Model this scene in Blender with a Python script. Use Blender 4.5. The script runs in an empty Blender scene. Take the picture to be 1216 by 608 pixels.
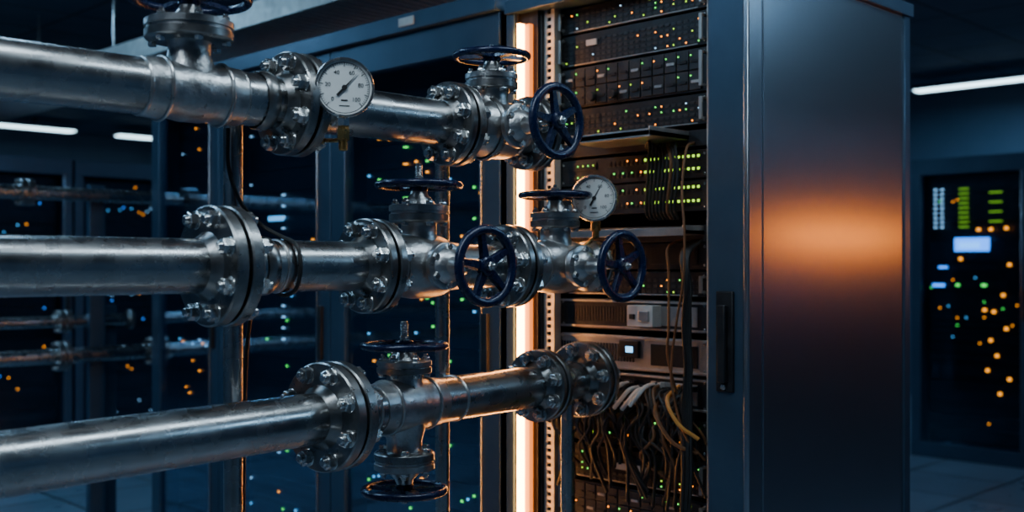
import bpy, math, random
from mathutils import Matrix, Vector
H = 1.3            # eye height; z values below are given relative to eye height unless noted
SC = bpy.context.scene
COL = SC.collection
PI = math.pi

# ------------------------------------------------------------------ materials
def newmat(name):
    m = bpy.data.materials.new(name); m.use_nodes = True
    nt = m.node_tree; b = nt.nodes['Principled BSDF']
    return m, nt, b

def metal(name, c1, c2, r1=.3, r2=.5, metallic=.9, scale=12, bump=.15, bscale=90, stretch=None, fleck=None, aniso=0, fl=(.62,.68)):
    m, nt, b = newmat(name)
    tc = nt.nodes.new('ShaderNodeTexCoord'); mp = nt.nodes.new('ShaderNodeMapping')
    nt.links.new(tc.outputs['Object'], mp.inputs[0])
    if stretch: mp.inputs['Scale'].default_value = stretch
    n = nt.nodes.new('ShaderNodeTexNoise'); n.inputs['Scale'].default_value = scale
    n.inputs['Detail'].default_value = 6; n.inputs['Roughness'].default_value = .65
    nt.links.new(mp.outputs[0], n.inputs['Vector'])
    cr = nt.nodes.new('ShaderNodeValToRGB')
    cr.color_ramp.elements[0].position = .35; cr.color_ramp.elements[1].position = .65
    cr.color_ramp.elements[0].color = (*c1, 1); cr.color_ramp.elements[1].color = (*c2, 1)
    nt.links.new(n.outputs['Fac'], cr.inputs[0])
    out = cr.outputs[0]
    if fleck:
        n3 = nt.nodes.new('ShaderNodeTexNoise'); n3.inputs['Scale'].default_value = scale*2.2
        n3.inputs['Detail'].default_value = 9; n3.inputs['Roughness'].default_value = .7
        nt.links.new(mp.outputs[0], n3.inputs['Vector'])
        c3 = nt.nodes.new('ShaderNodeValToRGB')
        c3.color_ramp.elements[0].position = fl[0]; c3.color_ramp.elements[1].position = fl[1]
        c3.color_ramp.elements[0].color = (0,0,0,1); c3.color_ramp.elements[1].color = (1,1,1,1)
        nt.links.new(n3.outputs['Fac'], c3.inputs[0])
        mx = nt.nodes.new('ShaderNodeMix'); mx.data_type = 'RGBA'
        nt.links.new(c3.outputs[0], mx.inputs[0]); nt.links.new(out, mx.inputs[6])
        mx.inputs[7].default_value = (*fleck, 1); out = mx.outputs[2]
    nt.links.new(out, b.inputs['Base Color'])
    mr = nt.nodes.new('ShaderNodeMapRange')
    mr.inputs['From Min'].default_value = .3; mr.inputs['From Max'].default_value = .7
    mr.inputs['To Min'].default_value = r1; mr.inputs['To Max'].default_value = r2
    n2 = nt.nodes.new('ShaderNodeTexNoise'); n2.inputs['Scale'].default_value = scale*2.3; n2.inputs['Detail'].default_value = 5
    nt.links.new(mp.outputs[0], n2.inputs['Vector'])
    nt.links.new(n2.outputs['Fac'], mr.inputs['Value']); nt.links.new(mr.outputs[0], b.inputs['Roughness'])
    b.inputs['Metallic'].default_value = metallic
    if aniso: b.inputs['Anisotropic'].default_value = aniso
    if bump:
        nb = nt.nodes.new('ShaderNodeTexNoise'); nb.inputs['Scale'].default_value = bscale; nb.inputs['Detail'].default_value = 4
        nt.links.new(mp.outputs[0], nb.inputs['Vector'])
        bp = nt.nodes.new('ShaderNodeBump'); bp.inputs['Strength'].default_value = bump; bp.inputs['Distance'].default_value = .002
        nt.links.new(nb.outputs['Fac'], bp.inputs['Height']); nt.links.new(bp.outputs[0], b.inputs['Normal'])
    return m

def emis(name, col, s):
    m, nt, b = newmat(name)
    b.inputs['Base Color'].default_value = (*[c*.12 for c in col], 1)
    b.inputs['Emission Color'].default_value = (*col, 1); b.inputs['Emission Strength'].default_value = s
    return m

STEEL = metal('pipe_steel', (.36,.355,.35), (.45,.445,.44), .21, .33, 1, 9, .03, 70, fleck=(.26,.245,.23), fl=(.61,.72))
CAST = metal('cast_steel', (.37,.365,.36), (.55,.545,.54), .27, .40, .96, 22, .45, 150, fleck=(.2,.185,.17))
FLAN = metal('flange_steel', (.21,.208,.205), (.33,.325,.32), .25, .38, .96, 18, .15, 90, fleck=(.14,.125,.11))
BOLT = metal('zinc_bolt', (.52,.52,.51), (.70,.70,.69), .2, .30, .97, 30, .05)
DARKM = metal('dark_gasket', (.006,.006,.008), (.016,.016,.018), .4, .6, .1, 20, .1)
WHEEL = metal('navy_enamel', (.004,.009,.036), (.006,.013,.048), .2, .34, .1, 25, .08)
BRASS = metal('brass', (.45,.25,.08), (.65,.38,.13), .2, .35, 1, 20, .05)
RACK = metal('rack_blue_steel', (.046,.086,.135), (.058,.104,.16), .30, .38, .5, 5, .02, 200)
PANEL = metal('brushed_panel', (.345,.38,.425), (.36,.395,.44), .25, .26, .97, 5, .012, 30, stretch=(.25,1,9))
BLACK = metal('black_equipment', (.010,.011,.013), (.020,.021,.024), .3, .5, .4, 20, .05)
BLACK2 = metal('charcoal_equipment', (.03,.031,.034), (.05,.05,.054), .3, .45, .6, 20, .05)
SILV = metal('silver_equipment', (.36,.35,.34), (.48,.47,.46), .3, .45, .8, 14, .05)
RAILM = metal('zinc_rail', (.55,.50,.45), (.7,.66,.6), .35, .5, .5, 20, .05)
PLAST = metal('pale_plastic', (.55,.52,.48), (.65,.62,.58), .4, .5, 0, 20, .02)
CABK = metal('black_cable', (.006,.006,.006), (.012,.012,.012), .5, .6, 0, 20, 0)
CABO = metal('brown_cable', (.12,.045,.014), (.18,.075,.025), .5, .6, 0, 20, 0)
CABW = metal('white_cable', (.6,.58,.55), (.7,.68,.64), .4, .5, 0, 20, 0)
CABY = metal('amber_cable', (.6,.24,.04), (.7,.30,.06), .4, .5, 0, 20, 0)
DIAL = metal('gauge_dial', (.78,.78,.75), (.84,.84,.81), .35, .4, 0, 20, 0)
INK = metal('gauge_ink', (.01,.01,.01), (.02,.02,.02), .5, .5, 0, 20, 0)
LG = emis('led_green', (.12,1,.12), 3)
LY = emis('led_lime', (.5,1,.04), 2.2)
LYD = emis('readout_lime', (.5,1,.04), .8)
LA = emis('led_amber', (1,.26,.01), 6)
LB = emis('led_blue', (.04,.28,1), 4)
LW = emis('led_white', (.4,.7,1), 2.5)
LC = emis('led_cyan', (.15,.55,1), 3)
STRIP = emis('warm_led_core', (1,.39,.09), 52)
STRIP2 = emis('warm_led_halo', (1,.22,.02), 2.0)  # orange halo around the core, put in as its own emission
STRIP3 = emis('warm_fill', (1,.40,.10), 12)  # emission of the hidden fill strip
FIX = emis('cool_tube', (.62,.85,1), 8)
FIXFAR = emis('cool_tube_far', (.55,.85,1), 6)
AMB = emis('amber_glow', (1,.235,.015), 15)  # unseen amber source, there for its reflected glow

def glassmat():
    m = bpy.data.materials.new('smoked_glass'); m.use_nodes = True
    nt = m.node_tree; nt.nodes.clear()
    o = nt.nodes.new('ShaderNodeOutputMaterial'); t = nt.nodes.new('ShaderNodeBsdfTransparent')
    t.inputs[0].default_value = (.72,.84,.93,1)
    g = nt.nodes.new('ShaderNodeBsdfGlossy'); g.inputs['Roughness'].default_value = .05
    g.inputs['Color'].default_value = (.6,.8,1,1)
    f = nt.nodes.new('ShaderNodeLayerWeight'); f.inputs[0].default_value = .22
    mx = nt.nodes.new('ShaderNodeMixShader')
    nt.links.new(f.outputs['Facing'], mx.inputs[0]); nt.links.new(t.outputs[0], mx.inputs[1]); nt.links.new(g.outputs[0], mx.inputs[2])
    nt.links.new(mx.outputs[0], o.inputs[0]); return m
GLASS = glassmat()

def tilemat(name, c, cm, scale, rough, metallic=0, w=.6, mort=.012):
    m, nt, b = newmat(name)
    tc = nt.nodes.new('ShaderNodeTexCoord')
    br = nt.nodes.new('ShaderNodeTexBrick'); br.offset = 0
    br.inputs['Color1'].default_value = (*c,1); br.inputs['Color2'].default_value = (*[k*.85 for k in c],1)
    br.inputs['Mortar'].default_value = (*cm,1); br.inputs['Scale'].default_value = scale
    br.inputs['Brick Width'].default_value = w; br.inputs['Row Height'].default_value = .6
    br.inputs['Mortar Size'].default_value = mort
    nt.links.new(tc.outputs['Object'], br.inputs['Vector']); nt.links.new(br.outputs[0], b.inputs['Base Color'])
    n = nt.nodes.new('ShaderNodeTexNoise'); n.inputs['Scale'].default_value = 3; n.inputs['Detail'].default_value = 5
    nt.links.new(tc.outputs['Object'], n.inputs['Vector'])
    mr = nt.nodes.new('ShaderNodeMapRange'); mr.inputs['To Min'].default_value = rough*.7; mr.inputs['To Max'].default_value = rough*1.3
    nt.links.new(n.outputs['Fac'], mr.inputs['Value']); nt.links.new(mr.outputs[0], b.inputs['Roughness'])
    b.inputs['Metallic'].default_value = metallic
    return m
FLOORM = tilemat('raised_floor_tile', (.18,.25,.32), (.05,.07,.08), 1, .3)
CEILM = tilemat('ceiling_tile', (.09,.13,.18), (.03,.04,.05), 1, .7)
WALLM = metal('painted_wall', (.08,.14,.21), (.10,.16,.24), .6, .7, 0, 2, .1)

# ------------------------------------------------------------------ mesh builder
def T(x, y, z): return Matrix.Translation((x, y, z+H))
def RX(a): return Matrix.Rotation(math.radians(a), 4, 'X')
def RY(a): return Matrix.Rotation(math.radians(a), 4, 'Y')
def RZ(a): return Matrix.Rotation(math.radians(a), 4, 'Z')
def TL(x, y, z): return Matrix.Translation((x, y, z))

class MB:
    def __init__(s, name): s.name=name; s.v=[]; s.f=[]; s.m=[]; s.mats=[]
    def mi(s, mat):
        if mat not in s.mats: s.mats.append(mat)
        return s.mats.index(mat)
    def add(s, vs, fs, mat, M):
        o = len(s.v); k = s.mi(mat)
        s.v += [M @ Vector(v) for v in vs]
        s.f += [[i+o for i in f] for f in fs]; s.m += [k]*len(fs)
    def lathe(s, M, prof, mat, seg=36, rot=0):
        vs=[]; fs=[]; n=len(prof)
        for r,z in prof:
            for i in range(seg):
                a = 2*PI*i/seg+rot; vs.append((r*math.cos(a), r*math.sin(a), z))
        for j in range(n-1):
            for i in range(seg):
                i2=(i+1)%seg
                fs.append([j*seg+i, j*seg+i2, (j+1)*seg+i2, (j+1)*seg+i])
        fs.append(list(range(seg))[::-1]); fs.append([(n-1)*seg+i for i in range(seg)])
        s.add(vs, fs, mat, M)
    def cyl(s, M, r, z0, z1, mat, seg=24, c=None):
        if c is None: c=min(.002, r*.2, abs(z1-z0)*.3)
        s.lathe(M, [(r-c,z0),(r,z0+c),(r,z1-c),(r-c,z1)], mat, seg)
    def hex(s, M, r, z0, z1, mat):
        s.lathe(M, [(r*.98,z0),(r,z0+.001),(r,z1-.002),(r*.85,z1)], mat, 6)
    def box(s, M, sx, sy, sz, mat):
        x,y,z = sx/2, sy/2, sz/2
        vs=[(-x,-y,-z),(x,-y,-z),(x,y,-z),(-x,y,-z),(-x,-y,z),(x,-y,z),(x,y,z),(-x,y,z)]
        s.add(vs, [[0,3,2,1],[4,5,6,7],[0,1,5,4],[1,2,6,5],[2,3,7,6],[3,0,4,7]], mat, M)
    def b2(s, x0,x1,y0,y1,z0,z1, mat, M=None):
        M = M or Matrix.Translation((0,0,H))
        s.box(M @ TL((x0+x1)/2,(y0+y1)/2,(z0+z1)/2), abs(x1-x0), abs(y1-y0), abs(z1-z0), mat)
    def torus(s, M, R, r, mat, seg=48, rs=12, sq=1):
        vs=[]; fs=[]
        for i in range(seg):
            a=2*PI*i/seg
            for j in range(rs):
                b=2*PI*j/rs; q=R+r*math.cos(b)
                vs.append((q*math.cos(a), q*math.sin(a), r*sq*math.sin(b)))
        for i in range(seg):
            for j in range(rs):
                fs.append([i*rs+j, ((i+1)%seg)*rs+j, ((i+1)%seg)*rs+(j+1)%rs, i*rs+(j+1)%rs])
        s.add(vs, fs, mat, M)
    def tube(s, pts, r, mat, seg=8, smooth=6):
        P=[Vector((p[0],p[1],p[2]+H)) for p in pts]
        if smooth>1 and len(P)>2:
            Q=[P[0]+(P[0]-P[1])]+P+[P[-1]+(P[-1]-P[-2])]; out=[]
            for i in range(1,len(Q)-2):
                for k in range(smooth):
                    t=k/smooth; a,b,c,d=Q[i-1],Q[i],Q[i+1],Q[i+2]
                    out.append(.5*((2*b)+(c-a)*t+(2*a-5*b+4*c-d)*t*t+(3*b-a-3*c+d)*t**3))
            out.append(P[-1]); P=out
        vs=[]; fs=[]; up=Vector((.3,.2,.9)).normalized()
        for i,p in enumerate(P):
            d=(P[min(i+1,len(P)-1)]-P[max(i-1,0)]).normalized()
            n=(up-d*up.dot(d)).normalized(); up=n; b=d.cross(n)
            for k in range(seg):
                a=2*PI*k/seg; vs.append(p+n*r*math.cos(a)+b*r*math.sin(a))
        for i in range(len(P)-1):
            for k in range(seg):
                k2=(k+1)%seg; fs.append([i*seg+k,i*seg+k2,(i+1)*seg+k2,(i+1)*seg+k])
        fs.append(list(range(seg))[::-1]); fs.append([(len(P)-1)*seg+k for k in range(seg)])
        s.add(vs, fs, mat, Matrix.Identity(4))
    def obj(s, parent=None, bevel=0, ang=35):
        me = bpy.data.meshes.new(s.name)
        lo=[min(v[k] for v in s.v) for k in range(3)]; hi=[max(v[k] for v in s.v) for k in range(3)]
        c=Vector([(lo[k]+hi[k])/2 for k in range(3)])
        me.from_pydata([v-c for v in s.v], [], s.f)
        for m in s.mats: me.materials.append(m)
        me.polygons.foreach_set('material_index', s.m)
        me.polygons.foreach_set('use_smooth', [True]*len(s.f))
        me.update(); me.set_sharp_from_angle(angle=math.radians(ang))
        o = bpy.data.objects.new(s.name, me); COL.objects.link(o)
        o.location=c
        if parent: o.parent=parent; o.location=c-parent.location
        if bevel:
            bv=o.modifiers.new('bevel','BEVEL'); bv.width=bevel; bv.segments=2; bv.limit_method='ANGLE'; bv.angle_limit=math.radians(50)
        return o

def empty(name, x, y, z):
    e = bpy.data.objects.new(name, None); COL.objects.link(e); e.location=(x,y,z+H); e.empty_display_size=.1
    return e

# ------------------------------------------------------------------ pipe parts
RP = .053
Z2X = RY(90)
def flange_pair(mb, F, s, R=.105, th=.027, n=8, rot=0, hubs=(1,1), rp=RP):
    g=.008
    L = F @ TL(s,0,0) @ Z2X
    for sg in (-1,1):
        M = L if sg>0 else L @ RX(180)
        pr=[(R*.4,g/2),(R-.003,g/2),(R,g/2+.003),(R,th-.003),(R-.003,th)]
        if hubs[0 if sg<0 else 1]:
            pr+=[(rp+.014,th),(rp+.011,th+.003),(rp+.004,th+.014),(rp+.0005,th+.020),(rp*.8,th+.021)]
        else: pr+=[(R*.45,th),(R*.45,th+.006),(R*.40,th+.008)]
        mb.lathe(M, pr, FLAN, 56)
    mb.cyl(L, R*.80, -g/2-.001, g/2+.001, DARKM, 40)
    for i in range(n):
        a = rot+2*PI*(i+.5)/n
        B = L @ TL(math.cos(a)*(R-.021), math.sin(a)*(R-.021), 0) @ RZ(17*i)
        k = .0165 if R>.09 else .011
        mb.cyl(B, k*1.12, th-.001, th+.002, BOLT, 20); mb.hex(B, k, th+.002, th+.019, BOLT); mb.cyl(B, k*.55, th+.017, th+.029, BOLT, 12)
        B2 = B @ RX(180)
        mb.cyl(B2, k*1.12, th-.001, th+.002, BOLT, 20); mb.hex(B2, k, th+.002, th+.019, BOLT); mb.cyl(B2, k*.55, th+.017, th+.027, BOLT, 12)

def weld(mb, F, s, r=RP):
    mb.torus(F @ TL(s,0,0) @ Z2X, r-.0005, .0035, CAST, 48, 8, 1.3)

def handwheel(mb, M, R=.09, r=.0085, ns=5, rot=0.3):
    mb.torus(M, R-r, r, WHEEL, 56, 12)
    mb.lathe(M, [(.018,-.014),(.021,-.011),(.021,.009),(.018,.012)], WHEEL, 24)
    mb.hex(M, .011, .012, .021, BOLT); mb.cyl(M, .005, .02, .028, BOLT, 12)
    for i in range(ns):
        A = M @ RZ(math.degrees(2*PI*i/ns+rot))
        x0,x1=.012,R-r; w0,w1=.0125,.0080; h=.0048
        vs=[(x0,-w0,-h),(x0,w0,-h),(x1,w1,-h),(x1,-w1,-h),(x0,-w0*.7,h),(x0,w0*.7,h),(x1,w1*.7,h),(x1,-w1*.7,h)]
        mb.add(vs,[[0,1,2,3],[7,6,5,4],[0,3,7,4],[1,5,6,2],[0,4,5,1],[2,6,7,3]], WHEEL, A)

def bonnet(mb, M, k=1.0, wheelR=.1, top=.184, stem=.05, fl=.066, wrot=.3, n=6):
    """vertical (local +Z) valve neck, bolted bonnet, gland, stem and handwheel"""
    z=lambda q:q*top/.184
    mb.lathe(M, [(.050*k,.02),(.046*k,z(.055)),(.040*k,z(.075)),(.040*k,z(.095)),(.045*k,z(.104))], CAST, 36)
    mb.lathe(M, [(fl-.012,z(.098)),(fl-.003,z(.100)),(fl,z(.103)),(fl,z(.117)),(fl-.003,z(.119))], FLAN, 40)
    mb.lathe(M, [(fl-.006,z(.118)),(fl-.004,z(.119)),(fl-.004,z(.124)),(fl,z(.125)),(fl,z(.137)),(fl-.004,z(.139)),(.036*k,z(.141)),(.032*k,z(.150)),(.022,z(.160)),(.018,z(.170)),(.018,z(.175))], CAST, 40)
    for i in range(n):
        a=2*PI*(i+.25)/n
        B = M @ TL(math.cos(a)*(fl-.014), math.sin(a)*(fl-.014), z(.138))
        mb.hex(B, .009, 0, .009, BOLT); mb.cyl(B,.005,.008,.015,BOLT,10)
        B = M @ TL(math.cos(a)*(fl-.012), math.sin(a)*(fl-.012), z(.099)) @ RX(180)
        mb.hex(B, .009, 0, .009, BOLT)
    mb.cyl(M, .008, z(.17), top+stem, BOLT, 16)
    for q in range(6): mb.torus(M @ TL(0,0,top+.018+q*(stem-.022)/6), .008, .0012, BOLT, 16, 6)
    handwheel(mb, M @ TL(0,0,top), wheelR, .0085, 5, wrot)

def side_wheel(mb, M, out=.22, R=.09, wrot=.2):
    """stub neck, bolted cover, stem and handwheel along local +Z"""
    mb.lathe(M, [(.046,.02),(.042,.060),(.034,.072),(.034,.085)], CAST, 36)
    mb.lathe(M, [(.050,.083),(.053,.086),(.053,.098),(.050,.1),(.040,.101),(.034,.112),(.022,.120),(.019,.15),(.015,.156)], CAST, 36)
    for i in range(6):
        a=2*PI*(i+.5)/6
        B=M@TL(math.cos(a)*.043,math.sin(a)*.043,.100); mb.hex(B,.008,0,.009,BOLT)
    mb.cyl(M,.008,.15,out,BOLT,16); mb.hex(M,.014,.156,.166,BOLT)
    handwheel(mb, M@TL(0,0,out), R, .0105, 5, wrot)

def valve(F, topz=.184, fl=.066, wheelR=.1, stem=.05, side=None, down=None, half=.10, bulge=.070, wrot=.3):
    c = F.translation
    e = empty('gate_valve', c.x, c.y, c.z-H)
    b = MB('valve_body')
    L = F @ Z2X
    b.lathe(L, [(RP+.002,-half),(RP+.004,-half*.8),(RP+.006,-half*.62),(bulge-.004,-half*.45),(bulge,-half*.2),(bulge,half*.2),(bulge-.004,half*.45),(RP+.006,half*.62),(RP+.004,half*.8),(RP+.002,half)], CAST, 48)
    b.torus(L@TL(0,0,-half*.62), RP+.006, .004, CAST, 40, 8); b.torus(L@TL(0,0,half*.62), RP+.006, .004, CAST, 40, 8)
    b.obj(e)
    t = MB('bonnet_and_handwheel'); bonnet(t, F, 1, wheelR, topz, stem, fl, wrot); t.obj(e)
    if side: t = MB('side_stem_and_handwheel'); side_wheel(t, F @ RX(90), side, .089, .5); t.obj(e)
    if down: t = MB('lower_bonnet_and_handwheel'); bonnet(t, F @ RX(180), 1, .098, down, .03, .068, .7); t.obj(e)
    return e

def pipe_run(name, F, segs, flanges, welds):
    c=F@Vector((segs[0][1],0,0)); e=empty(name,c.x,c.y,c.z-H)
    b=MB('pipe_tube')
    for a,z,r in segs: b.lathe(F@Z2X, [(r-.002,a),(r,a+.002),(r,z-.002),(r-.002,z)], STEEL, 64)
    for w in welds: weld(b,F,w)
    b.obj(e)
    for i,(s,R,th,hubs) in enumerate(flanges):
        f=MB('flange_pair_%d'%(i+1)); flange_pair(f,F,s,R,th,8,.1*i,hubs); f.obj(e)
    return e

XL=-1.99
Y0=1.9
# top pipe
F1=T(0,Y0,.332)
pipe_run('steel_pipe',F1,[(XL,.945,RP),(1.125,1.73,RP)],[(1.262,.106,.026,(1,1)),(1.70,.098,.023,(1,0)),(1.965,.092,.022,(0,0))],[.93,1.13])
valve(T(1.03,Y0,.332),.178,.083,.118,.04,bulge=.058,half=.1)
valve(T(1.83,Y0,.332),.177,.064,.096,.012,side=.215,half=.11,bulge=.072,wrot=.9)
# middle pipe
F2=T(0,Y0,0)
pipe_run('steel_pipe',F2,[(XL,1.08,RP),(1.11,1.49,RP),(1.715,1.945,RP)],[(1.095,.118,.030,(1,1)),(1.462,.104,.024,(1,0)),(1.885,.102,.024,(1,1)),(2.195,.068,.018,(1,0))],[1.22])
valve(T(1.60,Y0,0),.184,.068,.101,.05,side=.222,half=.115,bulge=.074,wrot=.1)
valve(T(2.057,Y0,0),.182,.064,.096,.012,side=.222,half=.115,bulge=.070,wrot=.5)
# lower pipe, slightly skewed in plan
F3=T(.639,1.779,-.3125)@RZ(math.degrees(math.atan2(.163,1.279)))
pipe_run('steel_pipe',F3,[(-2.62,.825,RP),(1.02,1.65,RP)],[(.70,.114,.030,(1,1)),(1.435,.094,.022,(1,1)),(1.640,.104,.024,(1,0))],[.80,1.085])
valve(F3@TL(.922,0,0),.134,.062,.100,.055,down=.19,half=.10,bulge=.062,wrot=.9)

# floor posts with saddle brackets
def post(x,y,z1,r=.019):
    b=MB('pipe_support_post')
    b.cyl(T(x,y,0),r,-H,z1,STEEL,28)
    b.cyl(T(x,y,-H),.06,0,.012,FLAN,28); b.cyl(T(x,y,0),r+.004,z1-.004,z1+.006,FLAN,28)
    for i in range(4):
        a=PI/4+i*PI/2; b.hex(T(x+.045*math.cos(a),y+.045*math.sin(a),-H+.012),.008,0,.008,BOLT)
    return b
b=post(1.186,2.005,.315,.020)
for z in (0,.332):
    b.torus(T(1.186,Y0,z)@Z2X,RP+.003,.004,FLAN,44,8,3.5); b.b2(1.174,1.198,Y0+.050,2.0,z-.010,z+.010,FLAN)
b.cyl(T(1.186,2.005,0),.026,-.022,.022,FLAN,24)
b.obj()
b=post(1.807,2.055,.30,.018)
b.torus(T(1.807,Y0,.332)@Z2X,.074,.004,FLAN,44,8,2.5); b.b2(1.797,1.817,Y0+.070,2.055,.300,.32,FLAN); b.obj()
post(2.19,1.977,-.37,.018).obj()

# ------------------------------------------------------------------ gauges
def gauge(x,y,z,n,R,conn,needle):
    e=empty('pressure_gauge',x,y,z)
    n=Vector(n).normalized(); up=Vector((0,0,1)); xx=up.cross(n).normalized(); yy=n.cross(xx)
    M=Matrix(((xx.x,yy.x,n.x,x),(xx.y,yy.y,n.y,y),(xx.z,yy.z,n.z,z+H),(0,0,0,1)))
    b=MB('gauge_case')
    b.lathe(M,[(R*.86,-.034),(R*.93,-.031),(R*.93,-.006),(R,-.004),(R,.004),(R*.97,.007),(R*.91,.007),(R*.90,.002),(R*.90,.0005)],BOLT,64)
    b.obj(e)
    b=MB('gauge_dial'); b.cyl(M,R*.905,.0002,.0015,DIAL,64,.0002)
    for i in range(51):
        a=math.radians(225-270*i/50); big=i%5==0
        r0=R*(.70 if big else .76); r1=R*.83; w=R*(.022 if big else .010)
        b.box(M@RZ(math.degrees(a))@TL((r0+r1)/2,0,.0018),r1-r0,w,.0006,INK)
    b.torus(M@TL(0,0,.0016),R*.84,.0006,INK,64,6)
    b.box(M@TL(0,-R*.42,.0018),R*.22,R*.05,.0005,INK); b.box(M@TL(0,-R*.60,.0018),R*.34,R*.03,.0005,INK)
    b.obj(e)
    b=MB('gauge_needle'); A=M@RZ(needle)
    b.add([(-R*.36,-R*.045,.003),(-R*.36,R*.045,.003),(R*.66,0,.003),(-R*.36,-R*.045,.0042),(-R*.36,R*.045,.0042),(R*.66,0,.0042)],[[0,1,2],[5,4,3],[0,3,4,1],[1,4,5,2],[2,5,3,0]],INK,A)
    b.cyl(M,R*.09,.002,.0055,INK,20,.0004); b.obj(e)
    for i,t in enumerate(('0','20','40','60','80','100')):
        cu=bpy.data.curves.new('dial_number','FONT'); cu.body=t; cu.size=R*.19; cu.align_x='CENTER'; cu.align_y='CENTER'; cu.extrude=.0002
        cu.materials.append(INK); o=bpy.data.objects.new('dial_number_%d'%(i+1),cu); COL.objects.link(o)
        a=math.radians(225-270*i/5); o.parent=e
        W=M@TL(math.cos(a)*R*.55,math.sin(a)*R*.55,.002); o.matrix_local=Matrix.Translation(-e.location)@W
    b=MB('gauge_stem'); c=T(x-n.x*.018,y-n.y*.018,z); zb=conn['zb']-z
    b.cyl(c,.009,zb+.03,-R*.9,BOLT,18); b.hex(c,.013,-R-.014,-R+.004,BOLT)
    b.hex(c,.0135,zb+.008,zb+.034,BRASS); b.cyl(c,.009,zb-.012,zb+.014,BRASS,18); b.hex(c,.012,zb+.034,zb+.042,BRASS)
    b.tube(conn['pts'],.0045,BRASS,10,5); b.obj(e)
gx,gy=1.300,1.775
gauge(gx,gy,.357,(-.50,-.87,.0),.0605,{'zb':.245,'pts':[(gx+.009,gy+.016,.262),(gx+.010,gy+.03,.256),(gx+.012,gy+.07,.258),(gx+.014,gy+.115,.268),(gx+.014,gy+.124,.288)]},48)
gx,gy=2.165,1.86
gauge(gx,gy,.178,(-.80,-.45,.0),.062,{'zb':.085,'pts':[(gx+.014,gy+.008,.08),(gx+.012,gy+.02,.07),(gx-.02,gy+.03,.045)]},62)

# signal cable draped around the pipes
b=MB('signal_cable')
b.tube([(1.15,1.965,.28),(1.155,1.97,.20),(1.18,1.965,.13),(1.215,1.945,.085),(1.235,1.90,.0600),(1.24,1.855,.043),(1.24,1.839,.0),(1.24,1.855,-.045),(1.24,1.90,-.060),(1.235,1.97,-.05),(1.23,2.02,-.15),(1.225,2.03,-.5),(1.225,2.03,-1.29)],.0045,CABK,8,8)
b.obj()

# ------------------------------------------------------------------ main rack
XF=2.385; YA,YB=1.53,2.40; XB=3.28; ZT=.80
e=empty('server_rack_cabinet',2.8,1.95,-H)
b=MB('side_panel')
b.b2(XF+.065,XB,YA,YA+.02,-H+.06,ZT-.02,PANEL); b.obj(e,.003)
b=MB('corner_post')
b.b2(XF-.005,XF+.060,YA-.004,YA+.125,-H+.02,ZT-.02,RACK)
b.b2(XF-.012,XF+.052,YA-.006,YA+.012,-H+.02,ZT-.02,PANEL)
b.b2(XB-.03,XB+.01,YA-.006,YA+.03,-H+.02,ZT-.02,RACK); b.obj(e,.004)
b=MB('frame')
b.b2(XF,XB,YB-.02,YB,-H+.06,ZT-.02,RACK)
b.b2(XB-.02,XB,YA+.02,YB-.02,-H+.06,ZT-.02,BLACK)
b.b2(XF-.01,XF+.02,YB-.033,YB+.0,-H+.06,ZT-.02,RACK)
b.b2(XF-.02,XB+.02,YA-.012,YB+.0,ZT-.02,ZT+.02,RACK)
b.b2(XF,XB,YA+.01,YB-.01,-H+.02,-H+.08,RACK)
b.b2(XF+.02,XF+.05,2.278,YB-.033,-H+.08,ZT-.02,BLACK2)
b.b2(XF+.06,XB-.03,YA+.13,YA+.145,-H+.08,ZT-.02,BLACK)
b.b2(XF+.06,XB-.03,2.285,2.295,-H+.08,ZT-.02,BLACK)
for fy in (YA+.06,YB-.08):
    for fx in (XF+.08,XB-.1): b.cyl(T(fx,fy,-H),.025,0,.03,DARKM,16)
b.obj(e,.002)
def railobj(y0,y1,x,nm):
    b=MB(nm); w=(y1-y0)
    b.b2(x,x+.004,y0,y0+w*.30,-H+.08,ZT-.02,RAILM); b.b2(x,x+.004,y1-w*.30,y1,-H+.08,ZT-.02,RAILM)
    z=-H+.08
    while z<ZT-.03: b.b2(x,x+.004,y0+w*.29,y1-w*.29,z,z+.0105,RAILM); z+=.0222
    b.b2(x+.004,x+.03,y0,y0+.004,-H+.08,ZT-.02,RAILM)
    b.obj(e)
railobj(2.235,2.276,XF+.030,'mounting_rail_1'); railobj(1.668,1.700,XF+.058,'mounting_rail_2')
b=MB('led_strip'); b.b2(XF-.026,XF-.004,2.327,2.337,-H+.09,ZT-.06,STRIP); b.b2(XF-.004,XF+.012,2.306,2.356,-H+.09,ZT-.06,STRIP2); b.obj(e)  # wide slab behind the core imitates its orange glow on the housing
b=MB('hidden_warm_fill'); b.b2(XF+.064,XF+.072,1.660,1.667,-H+.09,ZT-.06,STRIP3); b.obj(e)  # fill light added out of sight to warm the equipment faces
b=MB('led_channel'); b.b2(XF+.012,XF+.024,2.286,2.366,-H+.08,ZT-.02,BLACK2); b.b2(XF-.004,XF+.012,2.360,2.366,-H+.08,ZT-.02,BLACK2); b.obj(e)
b=MB('door_handle')
b.b2(XF-.015,XF-.004,YA+.040,YA+.092,-.325,-.065,DARKM); b.b2(XF-.032,XF-.018,YA+.054,YA+.078,-.30,-.10,DARKM)
b.b2(XF-.020,XF-.014,YA+.054,YA+.078,-.30,-.27,DARKM); b.b2(XF-.020,XF-.014,YA+.054,YA+.078,-.13,-.10,DARKM)
b.cyl(T(XF-.015,YA+.066,-.312)@RY(-90),.008,0,.008,BOLT,16); b.obj(e,.003)

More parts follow.
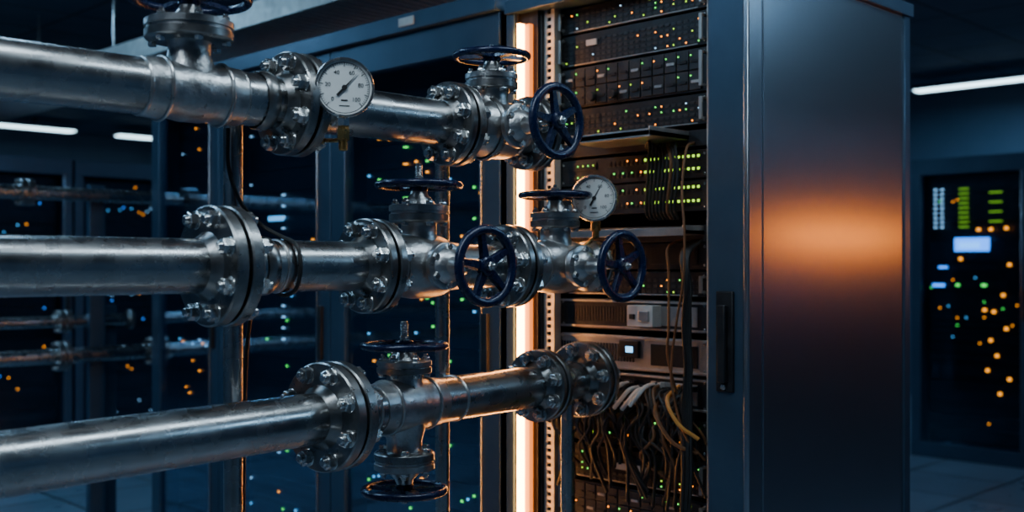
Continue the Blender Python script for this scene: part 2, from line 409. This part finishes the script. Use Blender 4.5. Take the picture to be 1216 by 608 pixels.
rnd=random.Random(5)
UY0,UY1=1.702,2.233
def unit(nm,z0,z1,style,xf=2.448,body=BLACK):
    b=MB(nm); h=z1-z0
    b.b2(xf+.004,xf+.55,UY0+.005,UY1-.005,z0+.002,z1-.002,body)
    fm = {'silver':SILV,'panel':BLACK2,'switch':BLACK2,'switch2':BLACK2,'drives':BLACK2}.get(style,BLACK)
    b.b2(xf,xf+.006,UY0,UY1,z0+.001,z1-.001,fm)
    X=lambda d:(xf-d)
    for yy in (UY0+.008,UY1-.008):
        for zz in (z0+.012,z1-.012): b.cyl(T(xf,yy,zz)@RY(-90),.004,0,.003,BOLT,10)
    if style in ('drives','dots'):
        for yy in (UY0+.003,UY1-.014): 
            b.b2(X(.022),X(.016),yy,yy+.010,z0+.012,z1-.012,SILV)
            b.b2(X(.016),xf,yy,yy+.010,z0+.012,z0+.018,SILV); b.b2(X(.016),xf,yy,yy+.010,z1-.018,z1-.012,SILV)
    if style=='drives':
        nr=max(1,int(h/.042)); nc=12; ch=(h-.008)/nr; cw=(UY1-UY0-.03)/nc
        for r in range(nr):
            for c in range(nc):
                y=UY0+.015+c*cw; z=z0+.004+r*ch
                b.b2(X(.006),xf,y+.002,y+cw-.002,z+.002,z+ch-.002,BLACK2)
                b.b2(X(.010),X(.006),y+.006,y+cw-.010,z+ch*.35,z+ch*.5,SILV if (c+r)%3==0 else BLACK)
                if rnd.random()<.5: b.b2(X(.0085),X(.006),y+cw-.009,y+cw-.0055,z+ch*.7,z+ch*.7+.0035,rnd.choice([LG,LY,LG,LA]))
    elif style in('switch','switch2','ports'):
        rows=2 if h>.06 else 1
        for r in range(rows):
            zc=z0+h*(.28+.44*r) if rows==2 else z0+h*.5
            for c in range(20):
                y=UY0+.02+c*.0165
                b.b2(X(.002),xf,y,y+.013,zc-.008,zc+.008,BLACK2); b.b2(X(.0035),X(.002),y+.0025,y+.0105,zc-.006,zc+.003,DARKM)
                if style!='ports' and c<12 and rnd.random()<.95: b.b2(X(.004),X(.002),y+.003,y+.0105,zc+.001,zc+.008,LY)
                elif rnd.random()<.45: b.b2(X(.004),X(.002),y+.004,y+.008,zc+.004,zc+.008,rnd.choice([LG,LA]))
            b.b2(X(.003),xf,UY1-.14,UY1-.03,zc-.010,zc+.010,SILV if style=='switch2' else BLACK2)
            for k in range(4): b.b2(X(.004),X(.002),UY1-.13+k*.02,UY1-.126+k*.02,zc,zc+.004,LG if k%2 else LY)
    elif style=='dots':
        nr=max(1,int(h/.018))
        b.b2(X(.002),xf,UY0+.03,UY1-.03,z0+.003,z0+.006,SILV)
        for r in range(nr):
            zc=z0+.012+r*(h-.02)/nr
            for c in range(24):
                y=UY0+.02+c*.021
                b.b2(X(.002),xf,y,y+.014,zc-.004,zc+.004,BLACK2)
                if rnd.random()<(.38 if c<8 else .09): b.b2(X(.0045),X(.002),y+.004,y+.0076,zc-.001,zc+.0026,rnd.choice([LG,LY,LY,LA,LW,LG,LA]))
    elif style in('panel','silver','vent'):
        n=26
        for c in range(n):
            y=UY0+.03+c*.011
            b.b2(X(.002),xf,y+.22,y+.227,z0+h*.25,z1-h*.25,DARKM)
        b.b2(X(.003),xf,UY0+.03,UY0+.19,z0+h*.2,z1-h*.2,BLACK if style!='panel' else SILV)
        if style!='vent':
            for zz in (z0+.004,z1-.010): b.b2(X(.006),xf,UY0,UY1,zz,zz+.006,SILV)
    b.obj(None,.0008)
unit('rack_server',.70,.775,'dots'); unit('rack_server',.60,.695,'dots'); unit('disk_array',.475,.595,'drives'); unit('rack_server',.385,.47,'dots')
unit('network_switch',.240,.318,'switch'); unit('network_switch',.150,.236,'switch2')
unit('rack_server',-.01,.065,'vent'); unit('rack_server',-.085,-.015,'dots')
unit('power_supply_unit',-.185,-.095,'panel'); unit('network_switch',-.30,-.20,'silver')
unit('patch_panel',-.52,-.42,'ports'); unit('patch_panel',-.63,-.53,'dots'); unit('rack_server',-.74,-.64,'drives')
unit('rack_server',-.86,-.75,'dots'); unit('disk_array',-1.04,-.87,'drives'); unit('uninterruptible_power_supply',-1.2,-1.05,'vent')

def shelf(z,x0,y0,y1,t=.010):
    b=MB('rack_shelf')
    b.b2(x0,XF+.5,y0,y1,z,z+t,SILV); b.b2(x0,x0+.004,y0,y1,z-.004,z+.018,SILV)
    b.b2(x0,XF+.5,y0,y0+.004,z,z+.024,SILV); b.b2(x0,XF+.5,y1-.004,y1,z,z+.024,SILV)
    b.b2(XF+.06,XF+.064,UY0,UY1,z-.018,z+.026,BLACK2)
    b.obj(None,.001)
shelf(.345,2.27,1.76,2.06,.014); shelf(.085,2.35,1.71,2.20,.012)

b=MB('equipment_label'); b.b2(2.4415,2.4455,2.09,2.13,.655,.672,PLAST); b.obj()
b=MB('equipment_label'); b.b2(2.4415,2.4455,1.90,2.02,-.588,-.570,PLAST); b.obj()
b=MB('power_module')
b.b2(2.405,2.447,1.855,1.945,-.170,-.110,PLAST); b.b2(2.398,2.405,1.865,1.90,-.155,-.125,SILV); b.b2(2.400,2.405,1.915,1.935,-.150,-.135,DARKM); b.obj(None,.002)
b=MB('status_display')
b.b2(2.436,2.4475,1.93,2.00,-.262,-.215,BLACK); b.b2(2.434,2.436,1.948,1.974,-.247,-.230,LC); b.obj(None,.001)
b=MB('rack_control_knob')
for y in (2.02,2.10): b.cyl(T(2.4375,y,.50)@RY(-90),.014,0,.016,BLACK2,24)
b.obj()

# rack cabling
b=MB('rack_cable_bundle')
for i in range(9):
    y=1.765+i*.012; m=[CABK,CABK,CABO,CABK,CABK,CABK,CABK,CABK,CABK][i]
    b.tube([(2.44,y+.03,.335),(2.40,y+.01,.33),(2.375,y-.02,.25+.01*i),(2.385,y,.16),(2.43,y+.02,.13)],.0045,m,6,6)
b.tube([(2.44,1.74,.335),(2.37,1.715,.31),(2.345,1.71,.20),(2.335,1.695,.08),(2.335,1.70,-.04),(2.35,1.73,-.14),(2.36,1.755,-.25),(2.37,1.76,-.33),(2.37,1.72,-.45),(2.42,1.69,-.52)],.0035,CABO,8,8)
b.tube([(2.44,1.77,.075),(2.37,1.775,.05),(2.36,1.765,-.02),(2.36,1.765,-.16),(2.37,1.775,-.25),(2.40,1.75,-.38),(2.42,1.70,-.45),(2.44,1.70,-.48)],.0035,CABO,8,8)
for i in range(6):
    q=rnd.uniform(-.012,.012)
    b.tube([(2.44,1.715+i*.006,.07),(2.375,1.71+i*.005,.03),(2.37,1.70+i*.005+q,-.06),(2.375,1.705+i*.005,-.16),(2.372,1.70+i*.005+q,-.27),(2.38,1.705+i*.006,-.40),(2.375,1.70+i*.007+q,-.55),(2.38,1.71+i*.006,-.75),(2.42,1.71+i*.006,-.92)],.004,CABK,6,6)
b.tube([(2.44,1.79,-.33),(2.36,1.77,-.36),(2.355,1.73,-.42),(2.39,1.69,-.46)],.0055,CABY,8,8)
b.tube([(2.44,1.85,-.36),(2.36,1.81,-.40),(2.355,1.75,-.47),(2.40,1.70,-.50)],.0055,CABO,8,8)
for i in range(60):
    y=1.735+(i%30)*.0158+rnd.uniform(-.004,.004); zz=-.33-(i//30)*.075-rnd.random()*.015
    m = rnd.choice([CABK]*13+[CABO])
    if i in (8,10,12,14,16):
        b.tube([(2.43,y,zz),(2.385,y,zz-.004),(2.36,y+.01,zz-.03),(2.355,y+.03,zz-.055)],.0065,CABW,8,5)
    b.b2(2.425,2.446,y-.006,y+.006,zz-.007,zz+.007,PLAST if m==CABO else BLACK2)
    b.tube([(2.43,y,zz),(2.395,y+rnd.uniform(-.01,.01),zz-.012),(2.38,y+rnd.uniform(-.03,.03),zz-.06),(2.39,y+rnd.uniform(-.05,.05),zz-.12),(2.42,y+rnd.uniform(-.05,.05),zz-.16-rnd.random()*.12)],.0048,m,6,5)
b.obj()
unit('patch_panel',-.40,-.305,'panel')

# ------------------------------------------------------------------ generic racks
def rack(M,w,d,h,seed,leds=(LG,LA,LW,LB),dens=.1,extra=(),pill=.07,glass=True,name='server_rack',solid=False):
    R=random.Random(seed); c=M.translation
    e=empty(name,c.x,c.y,c.z-H)
    b=MB('cabinet_frame')
    B=lambda *a:b.b2(*a,M)
    B(0,.02,0,d,.03,h,RACK); B(w-.02,w,0,d,.03,h,RACK); B(.02,w-.02,d-.02,d,.03,h,BLACK)
    B(.0,w,0,d,h-.02,h,RACK); B(0,w,-.006,.04,h-.11,h,RACK); B(0,w,-.006,.04,0,.10,RACK)
    B(0,pill,-.004,.04,.1,h-.11,RACK); B(w-pill,w,-.004,.04,.1,h-.11,RACK)
    B(pill,w-pill,.12,.13,.1,h-.11,BLACK)
    B(w-pill-.002,w-pill+.006,-.012,.0,.1,h-.11,PANEL)
    b.obj(e,.003)
    if solid:
        b=MB('steel_door'); b.b2(.02,w-.02,-.022,-.006,.08,h-.05,PANEL,M); b.b2(w-.10,w-.07,-.04,-.022,.9,1.15,DARKM,M); b.obj(e,.004)
        return e
    b=MB('rack_equipment'); z=.12
    B=lambda *a:b.b2(*a,M)
    x0,x1=pill+.02,w-pill-.02
    while z<h-.2:
        u=R.choice([.045,.09,.09,.135]); 
        if R.random()<.85:
            B(x0,x1,.085,.5,z+.002,z+u-.002,R.choice([BLACK,BLACK2,BLACK2]))
            B(x0+.02,x1-.1,.082,.086,z+u*.3,z+u*.7,BLACK2)
            nx=int((x1-x0)/.03)
            style=R.random()
            for i in range(nx):
                if R.random()<dens*(2.5 if style>.75 else .6):
                    zz=z+R.uniform(.01,u-.01); xx=x0+.012+i*.03
                    B(xx,xx+.008,.078,.086,zz,zz+.008,R.choice(leds))
        z+=u
    for (xa,xb,za,zb,m) in extra: B(xa,xb,.072,.086,za,zb,m)
    b.obj(e)
    if glass:
        b=MB('glass_door'); b.b2(pill,w-pill,.012,.018,.1,h-.11,GLASS,M); b.obj(e)
        b=MB('door_latch'); b.b2(w-pill+.015,w-pill+.04,-.018,-.004,.95,1.15,DARKM,M); b.obj(e,.002)
    return e
def MXneg(x,yhi): return Matrix.Translation((x,yhi,0)) @ RZ(-90)   # front faces -X
def MYpos(xhi,y): return Matrix.Translation((xhi,y,0)) @ RZ(180)   # front faces +Y
def MYneg(xlo,y): return Matrix.Translation((xlo,y,0))
# row beside the main rack
rack(MXneg(XF,3.335),.90,.9,2.1,11,(LG,LG,LA,LC),.12,extra=[(.33,.335+.008,1.3+k*.06,1.306+k*.06,LG if k%3 else LA) for k in range(9)],pill=.085)
col=[(.36,.368,1.0+k*.045,1.008+k*.045,LW) for k in range(14)]+[(.26,.36,1.485,1.505,LC)]
col2=[(.6,.610,.5+k*.09,.510+k*.09,LA) for k in range(4)]
rack(MXneg(XF,4.14),.80,.9,2.1,12,(LW,LC,LA,LG),.10,extra=col+col2,pill=.08)
rack(MXneg(XF,4.745),.60,.9,2.1,13,(LA,LA,LW,LC),.14,pill=.07)
b=MB('row_header_beam'); b.b2(XF-.03,XF+.10,2.43,4.745,.80,.86,RACK); b.b2(XF-.036,XF-.03,2.82,2.90,.815,.845,PLAST); b.obj(None,.004)
# far row beyond, facing the aisle
for i in range(5):
    rack(MYneg(1.6+i*.82,7.6),.80,.9,2.05,30+i,(LC,LW,LA,LB,LA),.12,pill=.06)
# right background racks
ex=[]
for k in range(9):
    for j in range(2): ex.append((.13+j*.045,.145+j*.045,1.56+k*.032,1.570+k*.032,LW))
    ex.append((.30,.36,1.56+k*.032,1.568+k*.032,LYD)); 
    if k%2: ex.append((.50,.58,1.56+k*.032,1.568+k*.032,LYD))
ex+=[(.27,.50,1.40,1.49,LB),(.30,.44,1.42,1.46,LC),(.16,.22,1.285,1.30,LB),(.12,.20,1.16,1.18,LB),(.28,.30,1.165,1.18,LG),(.45,.48,1.165,1.18,LG)]
for (u,z) in ((.42,1.535),(.50,1.535),(.60,1.54),(.46,1.0),(.52,.99),(.50,.80),(.54,.70),(.48,.60),(.30,1.34),(.58,1.1),(.62,1.30),(.60,.88),(.62,.55),(.56,.45)): ex.append((u,u+.018,z,z+.018,LA))
rack(MXneg(7.24,3.35),.80,.9,2.03,51,(LA,LC,LG,LA),.04,extra=ex,pill=.07,name='monitoring_rack')
rack(MXneg(7.24,2.53),.80,.9,2.03,52,(LA,LC,LG),.12,extra=[(.1,.5,1.3,1.5,LB)],pill=.07)
rack(MXneg(7.24,1.71),.80,.9,2.03,53,(LA,LC,LG),.12,pill=.07)
# unseen row opposite: amber light bar and solid doors added for side-panel reflections
for i in range(4):
    hi=6.3-i*.82
    rack(MYpos(hi,.42),.80,.9,2.0,60+i,(LG,LW,LA),.1,pill=.06,solid=True)
b=MB('amber_glow_bar'); b.b2(4.12,5.40,.465,.485,.085,.195,BLACK); b.b2(4.15,5.37,.485,.489,.10,.18,AMB); b.b2(4.2,4.3,.442,.465,.12,.16,BLACK); b.b2(5.2,5.3,.442,.465,.12,.16,BLACK); b.obj()  # unseen amber light bar, placed so its reflection glows in the side panel

# background pipework on the left
def bgpipe(x0,x1,y,z,r,joints):
    b=MB('background_pipe'); L=T(0,y,z)@Z2X
    b.cyl(L,r,x0,x1,STEEL,28)
    for j in joints:
        b.cyl(L,r*2.0,j-.03,j-.003,FLAN,28); b.cyl(L,r*2.0,j+.003,j+.03,FLAN,28)
        for k in range(6):
            a=k*PI/3; b.cyl(L@TL(r*1.6*math.cos(a),r*1.6*math.sin(a),0),.008,j-.045,j+.045,BOLT,8)
    b.cyl(L,r*1.8,x1-.02,x1,FLAN,28)
    b.obj()
bgpipe(XL,2.64,5.2,.345,.032,(1.98,))
bgpipe(XL,2.55,5.3,-.27,.028,(2.2,))
bgpipe(XL,2.95,5.2,-.43,.036,(2.15,2.62))
for x,y,z in ((2.35,5.27,.40),(2.45,5.36,-.2)):
    b=MB('pipe_stand'); b.b2(x-.04,x+.04,y-.02,y+.02,-H,z,RACK); b.b2(x-.08,x+.08,y-.06,y+.06,-H,-H+.015,RACK); b.obj(None,.003)

# overhead cable tray
b=MB('overhead_cable_tray')
for x in (2.55,2.95): b.b2(x-.006,x+.006,1.0,9.5,1.05,1.15,RAILM)
y=1.0
while y<9.5: b.b2(2.55,2.95,y,y+.03,1.055,1.07,PLAST); y+=.055  # rungs made pale to stand in for light falling on the tray
for y in (1.5,3.5,5.5,7.5,9.2):
    for x in (2.55,2.95): b.cyl(T(x,y,0),.006,1.1,1.70,BOLT,10)
b.obj()
b=MB('overhead_beam'); b.b2(3.3,3.45,-2,11,1.25,1.40,RACK); b.b2(2.0,2.08,3,11,1.45,1.55,RACK); b.obj(None,.004)

# ------------------------------------------------------------------ room
CE=1.70; X1=10.6; Y1=14.; Yn=-3.
def slab(nm,x0,x1,y0,y1,z0,z1,m): b=MB(nm); b.b2(x0,x1,y0,y1,z0,z1,m); return b.obj()
slab('floor',-2,X1,Yn,Y1,-H-.1,-H,FLOORM); slab('ceiling',-2,X1,Yn,Y1,CE,CE+.1,CEILM)
slab('wall_left',-2.1,-2,Yn,Y1,-H,CE,WALLM); slab('wall_right',X1,X1+.1,Yn,Y1,-H,CE,WALLM)
slab('wall_back',-2.1,X1+.1,Y1,Y1+.1,-H,CE,WALLM); slab('wall_front',-2.1,X1+.1,Yn-.1,Yn,-H,CE,WALLM)

def fixture(x0,x1,y0,y1,mat=FIX,z=1.62,power=0,col=(.26,.60,1)):
    e=empty('ceiling_light',(x0+x1)/2,(y0+y1)/2,z)
    b=MB('light_housing'); b.b2(x0-.02,x1+.02,y0-.02,y1+.02,z+.012,z+.05,RACK)
    b.b2((x0+x1)/2-.02,(x0+x1)/2+.02,(y0+y1)/2-.02,(y0+y1)/2+.02,z+.05,CE,RACK); b.obj(e)
    b=MB('light_diffuser'); b.b2(x0,x1,y0,y1,z,z+.015,mat); b.obj(e)
    if power:
        l=bpy.data.lights.new('lamp','AREA'); l.shape='RECTANGLE'; l.size=x1-x0; l.size_y=y1-y0; l.energy=power; l.color=col
        o=bpy.data.objects.new('lamp',l); COL.objects.link(o); o.parent=e; o.location=(0,0,-.004)
fixture(-1.2,1.2,1.27,1.40,power=29,col=(.70,.86,1)); fixture(1.5,2.9,.85,1.0,power=12,col=(.66,.84,1))
fixture(-.5,1.5,3.3,3.45,power=17)
fixture(3.6,5.6,-1.0,-.70,power=38); fixture(3.6,5.2,.95,1.07,power=13)
fixture(4.5,5.4,12.65,12.80,FIXFAR,1.58); fixture(5.95,7.3,12.65,12.80,FIXFAR,1.58)
fixture(.2,2.2,6.1,6.25,FIXFAR,power=40); fixture(3,5,10.3,10.5,FIXFAR,1.64,power=36)
fixture(9.45,9.58,.5,4.35,FIXFAR,1.57,power=28)
fixture(5.7,5.8,3.6,5.6,FIXFAR,1.64,power=17)

w=bpy.data.worlds.new('world'); SC.world=w; w.use_nodes=True
w.node_tree.nodes['Background'].inputs[0].default_value=(.02,.05,.09,1); w.node_tree.nodes['Background'].inputs[1].default_value=.5

cd=bpy.data.cameras.new('camera'); cam=bpy.data.objects.new('camera',cd); COL.objects.link(cam)
cam.location=(0,0,H); cam.rotation_euler=(PI/2,0,-PI/4)
cd.sensor_width=36; cd.lens=36*1290/1216; cd.shift_y=12/1216; cd.clip_start=.05
cd.dof.use_dof=True; cd.dof.focus_distance=2.45; cd.dof.aperture_fstop=2.5
SC.camera=cam
